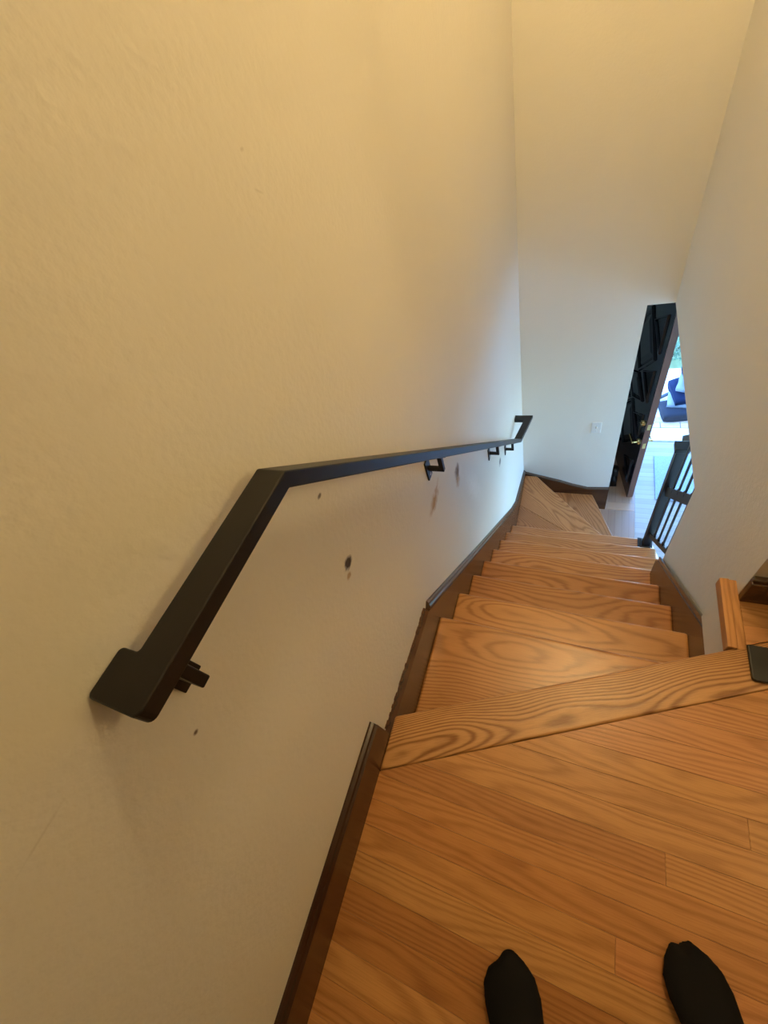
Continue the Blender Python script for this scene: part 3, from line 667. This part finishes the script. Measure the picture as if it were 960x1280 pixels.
# ------------------------------------------------------------------ the person: dark legs and socked feet at the bottom edge
def foot_rings(tip, direction, wid, notch_c, mirror):
    d = Vector((*direction, 0)).normalized(); s = Vector((d.y, -d.x, 0))
    L = .262; rings = []
    for t, hw, h in ((0.0, .026, .030), (.04, .034, .050), (.13, .036, .072), (.26, .033, .085), (.42, .036, .078), (.58, .043, .062), (.72, .047, .048), (.83, .044, .039), (.91, .034, .032), (.97, .022, .024), (1.0, .015, .014)):
        r = []
        for i in range(20):
            a = 2 * math.pi * i / 20; lat = math.cos(a)
            along = t * L
            if t > .9: along -= (t - .9) / .1 * .016 * max(0, 1 - ((lat - notch_c) / .65) ** 2)
            z = max(.003, h / 2 + h / 2 * math.sin(a))
            r.append(Vector((tip[0], tip[1], 0)) + d * (along - L) + s * (lat * hw * wid) + Vector((0, 0, z)))
        rings.append(r)
    return rings
def join(bm, rings):
    R = [[bm.verts.new(p) for p in r] for r in rings]; n = len(rings[0])
    for a, b in zip(R, R[1:]):
        for i in range(n): bm.faces.new((a[i], a[(i + 1) % n], b[(i + 1) % n], b[i]))
    bm.faces.new(R[0][::-1]); bm.faces.new(R[-1])
def circ(c, rx, ry, n=20): return [Vector((c[0] + rx * math.cos(2 * math.pi * i / n), c[1] + ry * math.sin(2 * math.pi * i / n), c[2])) for i in range(n)]
FD = (-0.40, 0.915); tipL, tipR = (-0.038, -0.212), (0.298, -0.066)
bm = bmesh.new()
join(bm, foot_rings(tipL, FD, 1.28, -.75, 1)); join(bm, foot_rings(tipR, FD, 1.28, 0.0, 1))
for tp_, hipx, hipy in ((tipL, .115, -.50), (tipR, .285, -.42)):
    ax, ay = tp_[0] - FD[0] * .215, tp_[1] - FD[1] * .215
    st_ = [(.035, .036, 0), (.09, .037, .02), (.20, .043, .08), (.33, .056, .2), (.46, .058, .38), (.52, .060, .5), (.66, .072, .72), (.80, .084, .92), (.88, .088, 1.0)]
    join(bm, [circ((ax + (hipx - ax) * f, ay + (hipy - ay) * f, z), r, r) for z, r, f in st_])
sv = Vector((0.915, 0.40, 0)); fv = Vector((FD[0], FD[1], 0)); pc = Vector((.195, -.465, 0))
def oval(c, rx, ry, n=20): return [Vector((c[0], c[1], c[2])) + sv * (rx * math.cos(2 * math.pi * i / n)) + fv * (ry * math.sin(2 * math.pi * i / n)) for i in range(n)]
join(bm, [oval((pc.x, pc.y, z), rx, ry) for z, rx, ry in ((.78, .12, .085), (.84, .165, .11), (.92, .165, .115), (1.02, .145, .105), (1.14, .155, .11), (1.26, .175, .115), (1.35, .185, .105), (1.40, .15, .085), (1.43, .07, .065), (1.47, .055, .058), (1.51, .055, .060))])
hd = pc + fv * .03
join(bm, [oval((hd.x + fv.x * k, hd.y + fv.y * k, z), rx, ry) for z, rx, ry, k in ((1.455, .035, .04, .04), (1.48, .055, .065, .03), (1.53, .066, .085, .015), (1.58, .074, .095, 0), (1.63, .074, .095, -.005), (1.67, .060, .078, -.005), (1.695, .025, .035, -.005))])
join(bm, [oval((hd.x + fv.x * k, hd.y + fv.y * k, z), rx, rx) for z, rx, k in ((1.545, .006, .085), (1.555, .011, .098), (1.575, .008, .092), (1.595, .004, .086))])       # nose
for sgn in (-1, 1):
    sh = pc + sv * (sgn * .185) + Vector((0, 0, 1.365)); el = pc + sv * (sgn * .265) - fv * .06 + Vector((0, 0, 1.10)); wr = pc + sv * (sgn * .185) + fv * .03 + Vector((0, 0, .90)); hn = pc + sv * (sgn * .150) + fv * .06 + Vector((0, 0, .80))
    pts_ = [(sh, .052), (sh.lerp(el, .5), .046), (el, .040), (el.lerp(wr, .5), .036), (wr, .029), (hn, .040)]
    join(bm, [circ((p.x, p.y, p.z), r, r) for p, r in pts_])
    ear = hd + sv * (sgn * .074) + Vector((0, 0, 1.585)); join(bm, [circ((ear.x, ear.y, ear.z + dz), .012, .018) for dz in (-.03, 0, .03)])
mp_, n_, l_, b_ = mat('dark_clothes_and_skin'); b_.inputs['Roughness'].default_value = .85; b_.inputs['Specular IOR Level'].default_value = .2
tc_ = n_.new('ShaderNodeTexCoord'); sx_ = n_.new('ShaderNodeSeparateXYZ'); l_.new(tc_.outputs['Object'], sx_.inputs[0])
mx_ = n_.new('ShaderNodeMix'); mx_.data_type = 'RGBA'; l_.new(math_node(n_, l_, 'GREATER_THAN', sx_.outputs[2], 1.435), mx_.inputs[0])
mx_.inputs[6].default_value = (.0045, .004, .0045, 1); mx_.inputs[7].default_value = (.45, .28, .20, 1); l_.new(mx_.outputs[2], b_.inputs['Base Color'])
pe = from_bm('person', bm, mp_, smooth=True)
rm = pe.modifiers.new('remesh', 'REMESH'); rm.mode = 'VOXEL'; rm.voxel_size = 0.005; rm.use_smooth_shade = True
smo = pe.modifiers.new('smooth', 'SMOOTH'); smo.iterations = 3; smo.factor = .5
bm = bmesh.new(); join(bm, [oval((hd.x - fv.x * k, hd.y - fv.y * k, z), rx, ry) for z, rx, ry, k in ((1.50, .055, .05, .045), (1.56, .078, .075, .035), (1.62, .081, .092, .015), (1.665, .072, .088, .008), (1.705, .035, .045, .006))])
from_bm('hair', bm, simple('dark_hair', (.02, .013, .01), .6), pe, smooth=True)
tag(pe, 'person in black socks and trousers standing on the landing, only the toes showing', 'person')

# ------------------------------------------------------------------ ceiling lamp (above the frame)
lamp = tag(empty('ceiling_lamp', (LAMP_POS[0], LAMP_POS[1], TOP)), 'round flush ceiling lamp above the stairwell, out of the picture', 'lamp')
bm = bmesh.new(); bm_cyl(bm, (0, 0, 0), (0, 0, -.03), .15, .14, 28); from_bm('lamp_base', bm, M_BRASS, lamp)
m, n_, l_, b_ = mat('lamp_glass'); b_.inputs['Emission Color'].default_value = (*LAMP_COL, 1); b_.inputs['Emission Strength'].default_value = 3.0; b_.inputs['Base Color'].default_value = (.9, .85, .75, 1)
bm = bmesh.new(); bmesh.ops.create_uvsphere(bm, u_segments=24, v_segments=12, radius=.12)
for v in bm.verts: v.co.z = v.co.z * .45 - .045
from_bm('lamp_glass', bm, m, lamp, smooth=True)
pl = bpy.data.lights.new('lamp_light', 'POINT'); pl.energy = LAMP_W; pl.color = LAMP_COL; pl.shadow_soft_size = 0.15
po = bpy.data.objects.new('lamp_light', pl); COL.objects.link(po); po.location = (LAMP_POS[0], LAMP_POS[1], TOP - .19)

# ------------------------------------------------------------------ unseen fill lamp, added to brighten the left wall below the rail
sc = tag(empty('added_fill_lamp', (1.75, 0.50, 1.70)), 'added warm fill lamp on the landing wall, unseen behind the viewer', 'lamp')
box('backplate', -.02, 0, -.05, .05, -.10, .10, M_BRASS, sc, .004)
bar('fill_lamp_arm', (-.02, 0, -.04), (-.09, 0, -.04), .014, .014, M_BRASS, sc)
bm = bmesh.new(); bm_cyl(bm, (-.09, 0, -.05), (-.09, 0, .10), .045, .07, 20); from_bm('fill_lamp_shade', bm, bpy.data.materials['lamp_glass'], sc)
pl2 = bpy.data.lights.new('fill_lamp_light', 'POINT'); pl2.energy = FILL_W; pl2.color = LAMP_COL; pl2.shadow_soft_size = 0.12
po2 = bpy.data.objects.new('fill_lamp_light', pl2); COL.objects.link(po2); po2.location = (1.52, 0.50, 1.76)
